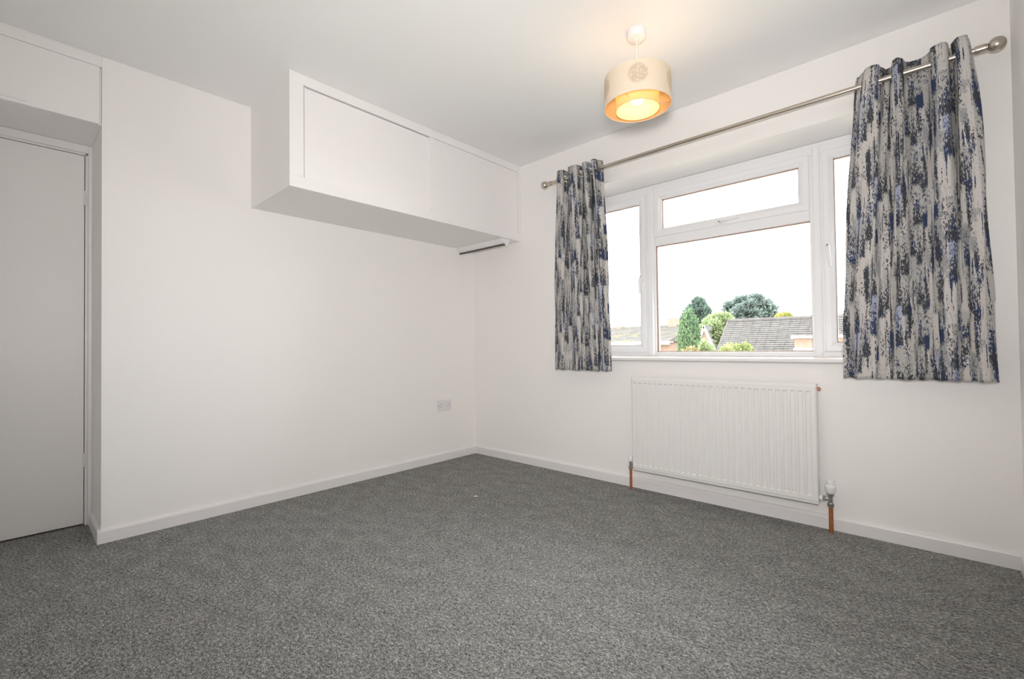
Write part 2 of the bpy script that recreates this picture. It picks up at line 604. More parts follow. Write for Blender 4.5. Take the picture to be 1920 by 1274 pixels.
for zc in (0.352, 1.775):
    hg = obj('hinge', box(B(), XD + 0.0003, XD + 0.002, DY1 - 0.007, DY1 + 0.0025, zc - 0.038, zc + 0.038), 'gloss_white', dr)
    for k in range(5):
        z = zc - 0.038 + k * 0.0152
        obj('hinge_knuckle', cyl(B(), (XD + 0.006, DY1 + 0.002, z + 0.0008), (XD + 0.006, DY1 + 0.002, z + 0.0144), 0.0052, n=12), 'gloss_white', hg, True)

# cupboard over the door, flush with the wall
oc = thing('overdoor_cupboard', (0, -2.95, 2.06), 'white cupboard front above the door, flush with the wall', 'cupboard')
obj('carcass', box(B(), -0.435, -0.018, FRONT, -L - 0.0005, 2.0605, H - 0.0005), 'cupboard_white', oc)
obj('top_rail', box(B(), -0.0175, 0.0, FRONT, -L - 0.0005, 2.347, H - 0.0005), 'cupboard_white', oc)
obj('cupboard_door', box(B(), -0.0175, -0.0005, FRONT, -L - 0.010, 2.061, 2.3458, 0.002, 2), 'cupboard_white', oc)
obj('finger_pull', prism(B(), [(0, 0), (0.007, 0.001), (0.008, 0.006), (0.003, 0.010), (0, 0.010)], (-0.0005, -3.10, 2.0745), (1, 0, 0), (0, 0, 1), (0, 1, 0), 0.345), 'cupboard_white', oc)

# window
YF = 0.26
wn = thing('window_1', (2.05, YF, WZ0), 'white plastic framed window with three lights and a top vent', 'window', kind='structure')
ML = (1.513, 1.586)
MR = (2.511, 2.577)
ZB, ZT = 0.862, 2.066


def bar(name, x0, x1, z0, z1, y0=YF, y1=YF + 0.06, bev=0.004, par=wn, mt='upvc'):
    return obj(name, box(B(), x0, x1, y0, y1, z0, z1, bev, 2), mt, par)


bar('frame_rail', WX0 + 0.001, WX1 - 0.001, 2.000, ZT)
bar('frame_rail', WX0 + 0.001, WX1 - 0.001, ZB - 0.002, 0.890)
bar('frame_stile', WX0 + 0.001, WX0 + 0.055, 0.890, 2.000)
bar('frame_stile', WX1 - 0.055, WX1 - 0.001, 0.890, 2.000)
for a, b in (ML, MR):                                # mullions with a rounded proud nose and a shaped foot
    mu = bar('mullion', a, b, 0.890, 2.000)
    obj('mullion_nose', prism(B(), [(a + 0.008, 0.02), (a + 0.014, -0.006), (a + 0.022, -0.010), (b - 0.022, -0.010), (b - 0.014, -0.006), (b - 0.008, 0.02)],
                              (0, YF, 0.868), (1, 0, 0), (0, 1, 0), (0, 0, 1), 1.17), 'upvc', mu)
bar('transom', ML[1], MR[0], 1.632, 1.697)


def sash(name, x0, x1, z0, z1, fr, proud=0.012):
    """an opening light: four mitred bars of a chamfered section around a pane"""
    s = None
    sect = [(0.0, 0.0), (0.0, -proud), (0.004, -proud - 0.003), (fr * 0.55, -proud - 0.003), (fr * 0.9, -proud + 0.006), (fr, -proud + 0.012), (fr, 0.03), (0.0, 0.03)]
    cor = [(x0, z0, 1, 1), (x1, z0, -1, 1), (x1, z1, -1, -1), (x0, z1, 1, -1)]
    s = thing_part = None
    for k in range(4):
        bm = B()
        (ax, az, sx, sz), (bx_, bz, tx, tz) = cor[k], cor[(k + 1) % 4]
        va = [bm.verts.new((ax + sx * d, YF + yy, az + sz * d)) for d, yy in sect]
        vb = [bm.verts.new((bx_ + tx * d, YF + yy, bz + tz * d)) for d, yy in sect]
        n = len(sect)
        bm.faces.new(va)
        bm.faces.new(vb)
        for j in range(n):
            bm.faces.new((va[j], va[(j + 1) % n], vb[(j + 1) % n], vb[j]))
        if s is None:
            s = obj(name, bm, 'upvc', wn)
            s['label'] = 'white sash of an opening light'
        else:
            obj('sash_bar', bm, 'upvc', s)
    bm = B()
    g = 0.004
    for (a0, a1, c0, c1) in ((x0 + fr, x1 - fr, z0 + fr, z0 + fr + g), (x0 + fr, x1 - fr, z1 - fr - g, z1 - fr), (x0 + fr, x0 + fr + g, z0 + fr, z1 - fr), (x1 - fr - g, x1 - fr, z0 + fr, z1 - fr)):
        box(bm, a0, a1, YF + 0.010, YF + 0.028, c0, c1)
    obj('gasket', bm, 'spacer', s)
    obj('pane', box(B(), x0 + fr, x1 - fr, YF + 0.018, YF + 0.022, z0 + fr, z1 - fr), 'pane_glass', s)
    return s


s_l = sash('casement_sash', WX0 + 0.052, ML[0] + 0.003, 0.886, 2.002, 0.050)
s_t = sash('vent_sash', ML[1] - 0.001, MR[0] + 0.001, 1.693, 2.004, 0.053)
s_r = sash('casement_sash', MR[1] - 0.002, WX1 - 0.052, 0.890, 2.006, 0.050)
fixed = obj('fixed_pane', box(B(), ML[1], MR[0], YF + 0.030, YF + 0.034, 0.890, 1.632), 'pane_glass', wn)
bm = B()
for (a0, a1, c0, c1) in ((ML[1], MR[0], 0.890, 0.894), (ML[1], MR[0], 1.627, 1.632), (ML[1], ML[1] + 0.007, 0.89, 1.632), (MR[0] - 0.004, MR[0], 0.89, 1.632)):
    box(bm, a0, a1, YF + 0.014, YF + 0.029, c0, c1)
obj('gasket', bm, 'spacer', fixed)


def handle(px, pz, dx, dz, par):
    """cranked window handle: base plate, boss, curved lever"""
    y0 = YF - 0.0155
    d = Vector((dx, 0, dz)).normalized()
    n = Vector((d.z, 0, -d.x))
    bm = B()
    if abs(dx) > abs(dz):
        box(bm, px - 0.033, px + 0.033, y0 - 0.006, y0, pz - 0.013, pz + 0.011, 0.004, 2)
    else:
        box(bm, px - 0.012, px + 0.012, y0 - 0.006, y0, pz - 0.033, pz + 0.033, 0.004, 2)
    h = obj('window_handle', bm, 'upvc', par)
    p = Vector((px, y0, pz))
    pts = [p + Vector((0, -0.004, 0)), p + Vector((0, -0.022, 0)) + d * 0.004, p + Vector((0, -0.034, 0)) + d * 0.018, p + Vector((0, -0.040, 0)) + d * 0.040,
           p + Vector((0, -0.041, 0)) + d * 0.080, p + Vector((0, -0.040, 0)) + d * 0.118]
    obj('lever', tube(B(), pts, [0.010, 0.010, 0.0095, 0.009, 0.008, 0.0065], 12), 'upvc', h, True)
    obj('key_button', cyl(B(), p + Vector((0, -0.022, 0)) - d * 0.004, p + Vector((0, -0.0335, 0)) - d * 0.006, 0.0035, n=10), 'lead_grey', h)


handle(1.490, 1.420, 0.0, -1, s_l)
handle(2.035, 1.712, 1, 0.02, s_t)
handle(2.596, 1.470, 0.12, -1, s_r)

# window board
sl = tag(obj('trim_1', box(B(), WX0 - 0.03, WX1 + 0.03, -0.032, -0.0005, 0.836, 0.858, 0.008, 3), 'gloss_white'), 'white window board running under the window', 'window sill', kind='structure')
obj('board', box(B(), WX0 + 0.0005, WX1 - 0.0005, -0.0005, YF + 0.03, 0.8305, 0.858), 'gloss_white', sl)

# ------------------------------------------------------------------ ceiling cupboard
KD, KY, KZ = 0.565, -1.822, 1.789
cc = thing('ceiling_cupboard', (0.28, -0.91, KZ), 'long white wall cupboard with two flat sliding doors, hung under the ceiling', 'cupboard')
obj('side_panel', box(B(), 0.0005, KD - 0.02, KY, KY + 0.018, KZ, H - 0.0005), 'wall_paint', cc)
obj('bottom_panel', box(B(), 0.0005, KD - 0.02, KY + 0.0182, -0.0005, KZ, KZ + 0.018), 'wall_paint', cc)
obj('back_panel', box(B(), 0.0005, 0.01, KY + 0.0182, -0.0005, KZ + 0.0182, H - 0.0005), 'cupboard_white', cc)
x0, x1 = KD - 0.0198, KD
ZR0, ZR1 = 1.850, 2.346
obj('rail', box(B(), x0, x1, KY, -0.0005, ZR1, H - 0.0005, 0.001, 1), 'cupboard_white', cc)
obj('rail', box(B(), x0, x1, KY, -0.0005, KZ, ZR0, 0.001, 1), 'cupboard_white', cc)
obj('stile', box(B(), x0, x1, KY, -1.748, ZR0 + 0.0001, ZR1 - 0.0001, 0.001, 1), 'cupboard_white', cc)
obj('stile', box(B(), x0, x1, -0.038, -0.0005, ZR0 + 0.0001, ZR1 - 0.0001, 0.001, 1), 'cupboard_white', cc)
d1 = obj('sliding_door', box(B(), x0 - 0.004, x1 - 0.012, -1.742, -0.86, ZR0 + 0.0008, ZR1 - 0.005), 'cupboard_white', cc)
obj('edge_strip', box(B(), x1 - 0.0119, x1 - 0.006, -1.7415, -1.735, ZR0 + 0.001, ZR1 - 0.006, 0.001, 1), 'cupboard_white', d1)
d2 = obj('sliding_door', box(B(), x1 - 0.0118, x1 - 0.003, -0.917, -0.040, ZR0 + 0.0008, ZR1 - 0.0025), 'cupboard_white', cc)
obj('edge_strip', box(B(), x1 - 0.0028, x1 + 0.0035, -0.917, -0.889, ZR0 + 0.001, ZR1 - 0.004, 0.002, 2), 'cupboard_white', d2)

# wedge shaped batten fixed under the cupboard, in front of the window wall
bt = thing('shelf_batten', (0.27, -0.16, KZ), 'white wedge-shaped batten with a dark brown lower edge, under the cupboard corner', 'batten')
obj('batten_body', prism(B(), [(-0.205, 0), (-0.112, 0), (-0.136, -0.034), (-0.156, -0.040), (-0.172, -0.038)], (0.004, 0, KZ - 0.0005), (0, 1, 0), (0, 0, 1), (1, 0, 0), 0.532), 'cupboard_white', bt)
obj('edge_trim', box(B(), 0.006, 0.534, -0.179, -0.161, KZ - 0.049, KZ - 0.0392, 0.001, 1), 'dark_brown', bt)
obj('end_cap', prism(B(), [(-0.207, 0), (-0.110, 0), (-0.143, -0.056), (-0.158, -0.050)], (0.5362, 0, KZ - 0.0005), (0, 1, 0), (0, 0, 1), (1, 0, 0), 0.006), 'plastic_white', bt)

# ------------------------------------------------------------------ double socket
sk = thing('power_socket', (0, -0.358, 0.457), 'white double wall socket with two switches, above the skirting', 'socket')
py, pz = -0.358, 0.457
pl = obj('face_plate', box(B(), 0.0005, 0.010, py - 0.073, py + 0.073, pz - 0.043, pz + 0.043, 0.003, 2), 'socket_white', sk)
for s in (-1, 1):
    oy = py + s * 0.040
    obj('rocker_switch', box(B(), 0.0098, 0.013, py + s * 0.013 - 0.006, py + s * 0.013 + 0.006, pz + 0.008, pz + 0.027, 0.001, 1), 'socket_white', sk)
    obj('earth_slot', box(B(), 0.0095, 0.0104, oy - 0.0022, oy + 0.0022, pz + 0.004, pz + 0.013), 'dark_groove', sk)
    for q in (-1, 1):
        obj('pin_slot', box(B(), 0.0095, 0.0104, oy + q * 0.011 - 0.0035, oy + q * 0.011 + 0.0035, pz - 0.013, pz - 0.009), 'dark_groove', sk)
    obj('screw', cyl(B(), (0.009, py + s * 0.061, pz), (0.0106, py + s * 0.061, pz), 0.0032, n=10), 'lead_grey', sk)

# ------------------------------------------------------------------ radiator
RX0, RX1, RZ0, RZ1, RY = 1.577, 2.580, 0.139, 0.735, -0.100
rd = thing('radiator', (2.08, -0.07, 0), 'white panel radiator with vertical flutes under the window', 'radiator')


def flute_panel():
    bm = B()
    n = 29
    pitch = (2.545 - 1.600) / (n - 1)
    xs = [RX0, RX0 + 0.004]
    fx = [0, 0]
    for k in range(n):
        c = 1.600 + k * pitch
        for dx, dep in ((-0.0112, 0), (-0.0086, 1), (0.0086, 1), (0.0112, 0)):
            xs.append(c + dx)
            fx.append(dep)
    xs += [RX1 - 0.004, RX1]
    fx += [0, 0]
    zs = [RZ0, RZ0 + 0.012, RZ0 + 0.016, 0.174, 0.182, 0.30, 0.45, 0.60, 0.691, 0.699, RZ1 - 0.016, RZ1 - 0.012, RZ1]
    fz = [0, 0, 0, 0, 1, 1, 1, 1, 1, 0, 0, 0, 0]
    rim = [0, 0, 1, 1, 1, 1, 1, 1, 1, 1, 1, 0, 0]
    grid = []
    for j, z in enumerate(zs):
        row = []
        for i, x in enumerate(xs):
            d = 0.0048 * fx[i] * fz[j]
            edge = 0.004 if not rim[j] else 0.0
            if i in (0, len(xs) - 1):
                edge = 0.004
            row.append(bm.verts.new((x, RY + d + (edge if j in (0, len(zs) - 1) or i in (0, len(xs) - 1) else (0.0025 if not rim[j] else 0)), z)))
        grid.append(row)
    for j in range(len(zs) - 1):
        for i in range(len(xs) - 1):
            bm.faces.new((grid[j][i], grid[j][i + 1], grid[j + 1][i + 1], grid[j + 1][i]))
    # turn the rim back towards the wall
    brd = [e for e in bm.edges if e.is_boundary]
    ret = bmesh.ops.extrude_edge_only(bm, edges=brd)
    for v in [g for g in ret['geom'] if isinstance(g, bmesh.types.BMVert)]:
        v.co.y = RY + 0.016
    return bm


obj('front_panel', flute_panel(), 'radiator_white', rd)
obj('back_panel', box(B(), RX0 + 0.004, RX1 - 0.004, RY + 0.0165, RY + 0.024, RZ0 + 0.01, RZ1 - 0.01), 'radiator_white', rd)
bm = B()
nfin = 40
for k in range(nfin):
    x = RX0 + 0.02 + k * (RX1 - RX0 - 0.04) / (nfin - 1)
    box(bm, x - 0.0008, x + 0.0008, RY + 0.0245, RY + 0.052, RZ0 + 0.03, RZ1 - 0.03)
fins = obj('convector_fins', bm, 'radiator_white', rd)
fins['kind'] = 'stuff'
for x in (RX0, RX1 - 0.0022):
    obj('side_cover', box(B(), x, x + 0.0022, RY + 0.0165, RY + 0.058, RZ0 + 0.004, RZ1 - 0.002, 0.0008, 1), 'radiator_white', rd)
bm = B()
tz = RZ1 - 0.003
for a, b in ((RY + 0.0245, RY + 0.028), (RY + 0.054, RY + 0.0578)):
    box(bm, RX0 + 0.0025, RX1 - 0.0025, a, b, tz - 0.004, tz)
for k in range(34):
    x = RX0 + 0.012 + k * (RX1 - RX0 - 0.024) / 33
    box(bm, x - 0.007, x + 0.007, RY + 0.028, RY + 0.054, tz - 0.003, tz - 0.001)
obj('top_grille', bm, 'radiator_white', rd)
for x in (1.75, 2.40):
    obj('wall_bracket', box(B(), x - 0.015, x + 0.015, RY + 0.0522, -0.0005, 0.20, 0.66), 'radiator_white', rd)
bv = obj('bleed_valve', cyl(B(), (RX1 + 0.0002, -0.062, 0.708), (RX1 + 0.012, -0.062, 0.708), 0.009, n=6), 'copper', rd)
obj('bleed_pin', cyl(B(), (RX1 + 0.0122, -0.062, 0.708), (RX1 + 0.017, -0.062, 0.708), 0.0035, n=8), 'nickel', bv)

# valve with thermostatic head, right
vy = -0.062
vr = obj('valve_body', tube(B(), [(RX1 + 0.0145, vy, 0.166), (2.626, vy, 0.166)], 0.009, 12), 'chrome', rd, True)
obj('union_nut', cyl(B(), (2.594, vy, 0.166), (2.606, vy, 0.166), 0.0145, n=6), 'chrome', vr)
obj('tail_boss', cyl(B(), (RX1 + 0.0002, vy, 0.166), (RX1 + 0.0142, vy, 0.166), 0.013, n=20), 'plastic_white', vr)
bm = B()
cyl(bm, (2.626, vy, 0.146), (2.626, vy, 0.186), 0.0105, n=20)
lathe(bm, [(0.0, -0.001), (0.0150, -0.001), (0.0165, 0.004), (0.0165, 0.010), (0.0145, 0.012), (0.0, 0.012)], (2.626, vy, 0.184), n=24)
obj('valve_stem', bm, 'chrome', vr, True)
obj('compression_nut', cyl(B(), (2.626, vy, 0.131), (2.626, vy, 0.147), 0.0155, n=6), 'chrome', vr)
bm = B()
lathe(bm, [(0.0, 0.0), (0.0155, 0.0), (0.020, 0.010), (0.0235, 0.022), (0.0235, 0.034), (0.0165, 0.040), (0.0160, 0.062), (0.0135, 0.066), (0.0, 0.066)], (2.626, vy, 0.1965), n=28)
th = obj('thermostat_head', bm, 'plastic_white', rd, True)
for k in range(12):
    a = 2 * PI * k / 12
    obj('grip_rib', cyl(B(), (2.626 + 0.0161 * math.cos(a), vy + 0.0161 * math.sin(a), 0.239), (2.626 + 0.0161 * math.cos(a), vy + 0.0161 * math.sin(a), 0.257), 0.0018, n=6), 'socket_white', th)
obj('supply_pipe', cyl(B(), (2.626, vy, 0.0), (2.626, vy, 0.1305), 0.0098, n=20), 'copper', rd, True)
# lockshield valve, left
lx = 1.5435
vl = obj('valve_body', tube(B(), [(RX0 - 0.0002, vy, 0.166), (lx, vy, 0.166)], 0.0075, 12), 'chrome', rd, True)
obj('union_nut', cyl(B(), (1.560, vy, 0.166), (1.570, vy, 0.166), 0.012, n=6), 'chrome', vl)
obj('valve_stem', cyl(B(), (lx, vy, 0.148), (lx, vy, 0.185), 0.0098, n=20), 'chrome', vl, True)
obj('compression_nut', cyl(B(), (lx, vy, 0.134), (lx, vy, 0.149), 0.0145, n=6), 'chrome', vl)
obj('lockshield_cap', lathe(B(), [(0, 0), (0.0125, 0), (0.0135, 0.004), (0.013, 0.036), (0.010, 0.040), (0, 0.040)], (lx, vy, 0.1815), n=24), 'plastic_white', vl, True)
obj('supply_pipe', cyl(B(), (lx, vy, 0.0), (lx, vy, 0.1338), 0.0085, n=20), 'copper', rd, True)

# ------------------------------------------------------------------ curtain pole
PY, PZ = -0.090, 2.147
cp = thing('curtain_pole', (2.05, PY, PZ), 'brushed nickel curtain pole with ball finials above the window', 'curtain pole')
obj('pole', cyl(B(), (0.925, PY, PZ), (3.186, PY, PZ), 0.0125, n=24), 'nickel', cp, True)
for s, xe in ((-1, 0.925), (1, 3.186)):
    prof = [(0.0, -0.022), (0.0155, -0.022), (0.0165, -0.018), (0.0165, 0.010), (0.0145, 0.012), (0.0145, 0.015)]
    c = obj('finial_collar', lathe(B(), prof + [(0.0, 0.015)], (xe, PY, PZ), (s, 0, 0), 24), 'nickel', cp, True)
    R = 0.029
    ball = [(0.0, 0.0)] + [(R * math.sin(PI * k / 16), R - R * math.cos(PI * k / 16)) for k in range(1, 16)] + [(0.0, 2 * R)]
    obj('ball_finial', lathe(B(), ball, (xe + s * 0.013, PY, PZ), (s, 0, 0), 28), 'nickel', cp, True)
for xb in (1.072, 3.045):
    bm = B()
    cyl(bm, (xb, -0.0005, PZ), (xb, -0.008, PZ), 0.022, n=24)
    cyl(bm, (xb, -0.008, PZ), (xb, PY + 0.012, PZ), 0.007, n=14)
    obj('wall_bracket', bm, 'nickel', cp, True)


# ------------------------------------------------------------------ curtains
def catmull(pts, per=10):
    out = []
    P = [pts[0]] + list(pts) + [pts[-1]]
    for i in range(1, len(P) - 2):
        a, b, c, d = P[i - 1], P[i], P[i + 1], P[i + 2]
        for k in range(per):
            t = k / per
            out.append(tuple(0.5 * (2 * b[j] + (c[j] - a[j]) * t + (2 * a[j] - 5 * b[j] + 4 * c[j] - d[j]) * t * t + (-a[j] + 3 * b[j] - 3 * c[j] + d[j]) * t ** 3) for j in (0, 1)))
    out.append(tuple(pts[-1]))
    return out


def curtain(top, bot, z1, z0, label, uoff, seed, eyes):
    rnd = random.Random(seed)
    t = catmull(top)
    b = catmull([(px_, -0.095 + (py_ + 0.095) * 0.62) for px_, py_ in bot])
    n = len(t)
    rows = 90
    base = (sum(p[0] for p in top) / len(top), PY, z0)
    root = thing('curtain', base, label, 'curtain')
    # arc length along the middle of the drop gives the cloth coordinate
    us = [uoff]
    for i in range(1, n):
        a0 = ((t[i][0] + b[i][0]) / 2, (t[i][1] + b[i][1]) / 2)
        a1 = ((t[i - 1][0] + b[i - 1][0]) / 2, (t[i - 1][1] + b[i - 1][1]) / 2)
        us.append(us[-1] + 1.15 * math.hypot(a0[0] - a1[0], a0[1] - a1[1]))
    ph = [rnd.uniform(0, 6.28) for _ in range(6)]
    bm = B()
    uv = bm.loops.layers.uv.new('UVMap')
    grid = []
    zl = [z1 + (z0 - z1) * (j / rows) for j in range(rows + 1)]
    for j, z in enumerate(zl):
        f = j / rows
        s = f ** 0.6
        row = []
        for i in range(n):
            x = t[i][0] * (1 - s) + b[i][0] * s
            y = t[i][1] * (1 - s) + b[i][1] * s
            amp = 0.006 * math.sin(PI * min(1, f * 1.3)) if f < 0.77 else 0.004
            x += amp * math.sin(5.1 * f + ph[0] + i * 0.11) + 0.0025 * math.sin(13 * f + ph[1] + i * 0.31)
            y += amp * 0.8 * math.sin(4.3 * f + ph[2] + i * 0.17)
            zz = z
            if j == rows:
                zz += 0.0022 * math.sin(i * 0.22 + ph[3])
            y = min(y, -0.045 if z < 0.87 else -0.018)
            row.append(bm.verts.new((x, y, zz)))
        grid.append(row)
    for j in range(rows):
        for i in range(n - 1):
            cx = (grid[j][i].co + grid[j + 1][i + 1].co) / 2
            if abs(cx.z - PZ) < 0.019 and abs(cx.y - PY) < 0.0165:
                continue                                # eyelet hole for the pole
            fc = bm.faces.new((grid[j][i], grid[j + 1][i], grid[j + 1][i + 1], grid[j][i + 1]))
            fc.smooth = True
            for lp, (ii, jj) in zip(fc.loops, ((i, j), (i, j + 1), (i + 1, j + 1), (i + 1, j))):
                lp[uv].uv = (us[ii], z1 - zl[jj] + 0.1)
    loose = [v for v in bm.verts if not v.link_faces]
    bmesh.ops.delete(bm, geom=loose, context='VERTS')
    o = obj('cloth_panel', bm, 'curtain_cloth', root)
    for p in o.data.polygons:
        p.use_smooth = True
    so = o.modifiers.new('thickness', 'SOLIDIFY')
    so.thickness = 0.0018
    # eyelet rings where the cloth crosses the pole
    for i in range(n - 1):
        ya, yb = t[i][1] - PY, t[i + 1][1] - PY
        if ya * yb < 0:
            k = ya / (ya - yb)
            x = t[i][0] + (t[i + 1][0] - t[i][0]) * k
            tang = Vector((t[i + 1][0] - t[i][0], t[i + 1][1] - t[i][1], 0)).normalized()
            nrm = Vector((tang.y, -tang.x, 0))
            if nrm.x < 0:
                nrm = -nrm
            prof = []
            for q in range(10):
                a = 2 * PI * q / 10
                prof.append((0.0205 + 0.0055 * math.cos(a), 0.0035 * math.sin(a)))
            obj('eyelet_ring', lathe(B(), prof, (x, PY, PZ), nrm, 28, closed=True), 'nickel', root, True)
    return root


TL = [(0.992, -0.066), (1.010, -0.105), (1.040, -0.132), (1.068, -0.125), (1.078, -0.090), (1.085, -0.052), (1.104, -0.050), (1.112, -0.090), (1.122, -0.128), (1.165, -0.140),
      (1.198, -0.128), (1.208, -0.090), (1.214, -0.058), (1.226, -0.058), (1.234, -0.090), (1.242, -0.126), (1.262, -0.135), (1.278, -0.126), (1.284, -0.090), (1.288, -0.056),
      (1.300, -0.056), (1.306, -0.090), (1.312, -0.126), (1.330, -0.134), (1.346, -0.120), (1.358, -0.086), (1.368, -0.064)]
BL = [(0.955, -0.080), (0.985, -0.100), (1.015, -0.118), (1.045, -0.118), (1.060, -0.098), (1.075, -0.070), (1.100, -0.062), (1.118, -0.085), (1.135, -0.112), (1.170, -0.126),
      (1.205, -0.118), (1.222, -0.095), (1.232, -0.074), (1.250, -0.070), (1.262, -0.090), (1.276, -0.112), (1.300, -0.122), (1.322, -0.114), (1.332, -0.092), (1.340, -0.072),
      (1.354, -0.070), (1.364, -0.088), (1.374, -0.108), (1.390, -0.116), (1.405, -0.108), (1.416, -0.086), (1.424, -0.070)]
curtain(TL, BL, 2.205, 0.768, 'narrow blue and grey brushstroke curtain nearest the ceiling cupboard', 0.31, 3, 8)

TR = [(2.768, -0.062), (2.780, -0.070), (2.792, -0.090), (2.802, -0.118), (2.830, -0.136), (2.854, -0.122), (2.862, -0.090), (2.872, -0.058), (2.890, -0.056), (2.899, -0.090),
      (2.906, -0.120), (2.918, -0.132), (2.930, -0.120), (2.938, -0.090), (2.954, -0.056), (2.985, -0.048), (3.008, -0.058), (3.024, -0.090), (3.034, -0.120), (3.056, -0.136),
      (3.078, -0.128), (3.084, -0.090), (3.087, -0.060), (3.092, -0.060), (3.096, -0.090), (3.102, -0.124), (3.120, -0.136), (3.138, -0.128), (3.146, -0.112)]
BR = [(2.690, -0.072), (2.704, -0.066), (2.722, -0.082), (2.745, -0.108), (2.782, -0.122), (2.815, -0.116), (2.828, -0.098), (2.842, -0.078), (2.862, -0.074), (2.878, -0.092),
      (2.894, -0.110), (2.914, -0.120), (2.936, -0.114), (2.950, -0.094), (2.968, -0.074), (2.992, -0.068), (3.014, -0.076), (3.030, -0.094), (3.044, -0.112), (3.068, -0.122),
      (3.090, -0.116), (3.100, -0.098), (3.110, -0.084), (3.122, -0.084), (3.132, -0.098), (3.146, -0.114), (3.168, -0.122), (3.192, -0.118), (3.212, -0.108)]
curtain(TR, BR, 2.208, 0.770, 'wide blue and grey brushstroke curtain on the right of the window', 1.90, 8, 8)

# ------------------------------------------------------------------ pendant lamp
LX, LY = 2.020, -0.831
lp = thing('pendant_lamp', (LX, LY, H), 'lit pendant lamp with cream drum shade and golden inner shade', 'pendant lamp')
obj('ceiling_rose', lathe(B(), [(0, 0), (0.046, 0), (0.046, -0.016), (0.043, -0.030), (0.038, -0.034), (0.008, -0.036), (0.006, -0.044), (0, -0.044)], (LX, LY, H - 0.0004), n=32), 'plastic_white', lp, True)
obj('cord', cyl(B(), (LX, LY, 2.208), (LX, LY, H - 0.0445), 0.0033, n=10), 'cord_white', lp, True)
obj('lamp_holder', lathe(B(), [(0, 0.055), (0.008, 0.055), (0.012, 0.045), (0.018, 0.036), (0.019, 0.0), (0, 0.0)], (LX, LY, 2.153), n=24), 'plastic_white', lp, True)


def drum(name, r, z0, z1, mt, par, mt_in=None):
    bm = B()
    uv = bm.loops.layers.uv.new('UVMap')
    n = 64
    av = math.atan2(CAM.y - LY, CAM.x - LX)
    for rad, flip in ((r, 0), (r - 0.0016, 1)):
        for k in range(n):
            a0, a1 = 2 * PI * k / n, 2 * PI * (k + 1) / n
            vs = [bm.verts.new((LX + rad * math.cos(a), LY + rad * math.sin(a), z)) for a, z in ((a0, z0), (a1, z0), (a1, z1), (a0, z1))]
            f = bm.faces.new(vs)
            f.smooth = True
            f.material_index = flip if mt_in else 0
            for l_, (a, z) in zip(f.loops, ((a0, z0), (a1, z0), (a1, z1), (a0, z1))):
                l_[uv].uv = ((a - av - 0.03 + 4 * PI) * 0.15 + 0.09425, z - z0)
    bmesh.ops.remove_doubles(bm, verts=bm.verts, dist=1e-5)
    me_o = obj(name, bm, [mt, mt_in] if mt_in else [mt], par)
    for p in me_o.data.polygons:
        p.use_smooth = True
    # rolled rims
    for z in (z0, z1):
        pr = [(r - 0.0008 + 0.0016 * math.cos(2 * PI * q / 8), 0.0016 * math.sin(2 * PI * q / 8)) for q in range(8)]
        obj('rim', lathe(B(), pr, (LX, LY, z), (0, 0, 1), 64, closed=True), mt, me_o, True)
    return me_o


outer = drum('outer_shade', 0.150, 2.047, 2.183, 'shade_cream', lp, 'shade_gold')
inner = drum('inner_shade', 0.098, 2.033, 2.150, 'shade_inner', lp)
for k in range(3):
    a = 0.6 + 2 * PI * k / 3
    obj('spoke', cyl(B(), (LX + 0.018 * math.cos(a), LY + 0.018 * math.sin(a), 2.160), (LX + 0.148 * math.cos(a), LY + 0.148 * math.sin(a), 2.172), 0.0016, n=8), 'nickel', lp)
    obj('link_wire', cyl(B(), (LX + 0.098 * math.cos(a), LY + 0.098 * math.sin(a), 2.052), (LX + 0.1485 * math.cos(a), LY + 0.1485 * math.sin(a), 2.060), 0.0014, n=8), 'nickel', lp)
R = 0.032
bp_ = [(0.0, -R)] + [(R * math.sin(PI * k / 14), -R * math.cos(PI * k / 14)) for k in range(1, 11)] + [(0.016, 0.040), (0.0135, 0.062), (0.0, 0.062)]
obj('bulb', lathe(B(), bp_, (LX, LY, 2.090), n=28), 'bulb_glow', lp, True)

# ------------------------------------------------------------------ flecks on the carpet
fk = obj('lint_fleck', tube(B(), [(0.872, -0.835, 0.002), (0.884, -0.826, 0.004), (0.898, -0.818, 0.002)], [0.0015, 0.003, 0.0012], 6), 'lint')
tag(fk, 'tiny pale fleck of lint on the carpet in front of the corner', 'lint')

# ------------------------------------------------------------------ outside: bungalows, trees, shrubs
GZ = -1.5
tag(obj('ground_outside', box(B(), -60, 40, 0.5, 90, GZ - 0.2, GZ), 'bounce_paving'), 'unseen pale paving outside, toned to bounce daylight up into the window reveal', 'ground', kind='structure')


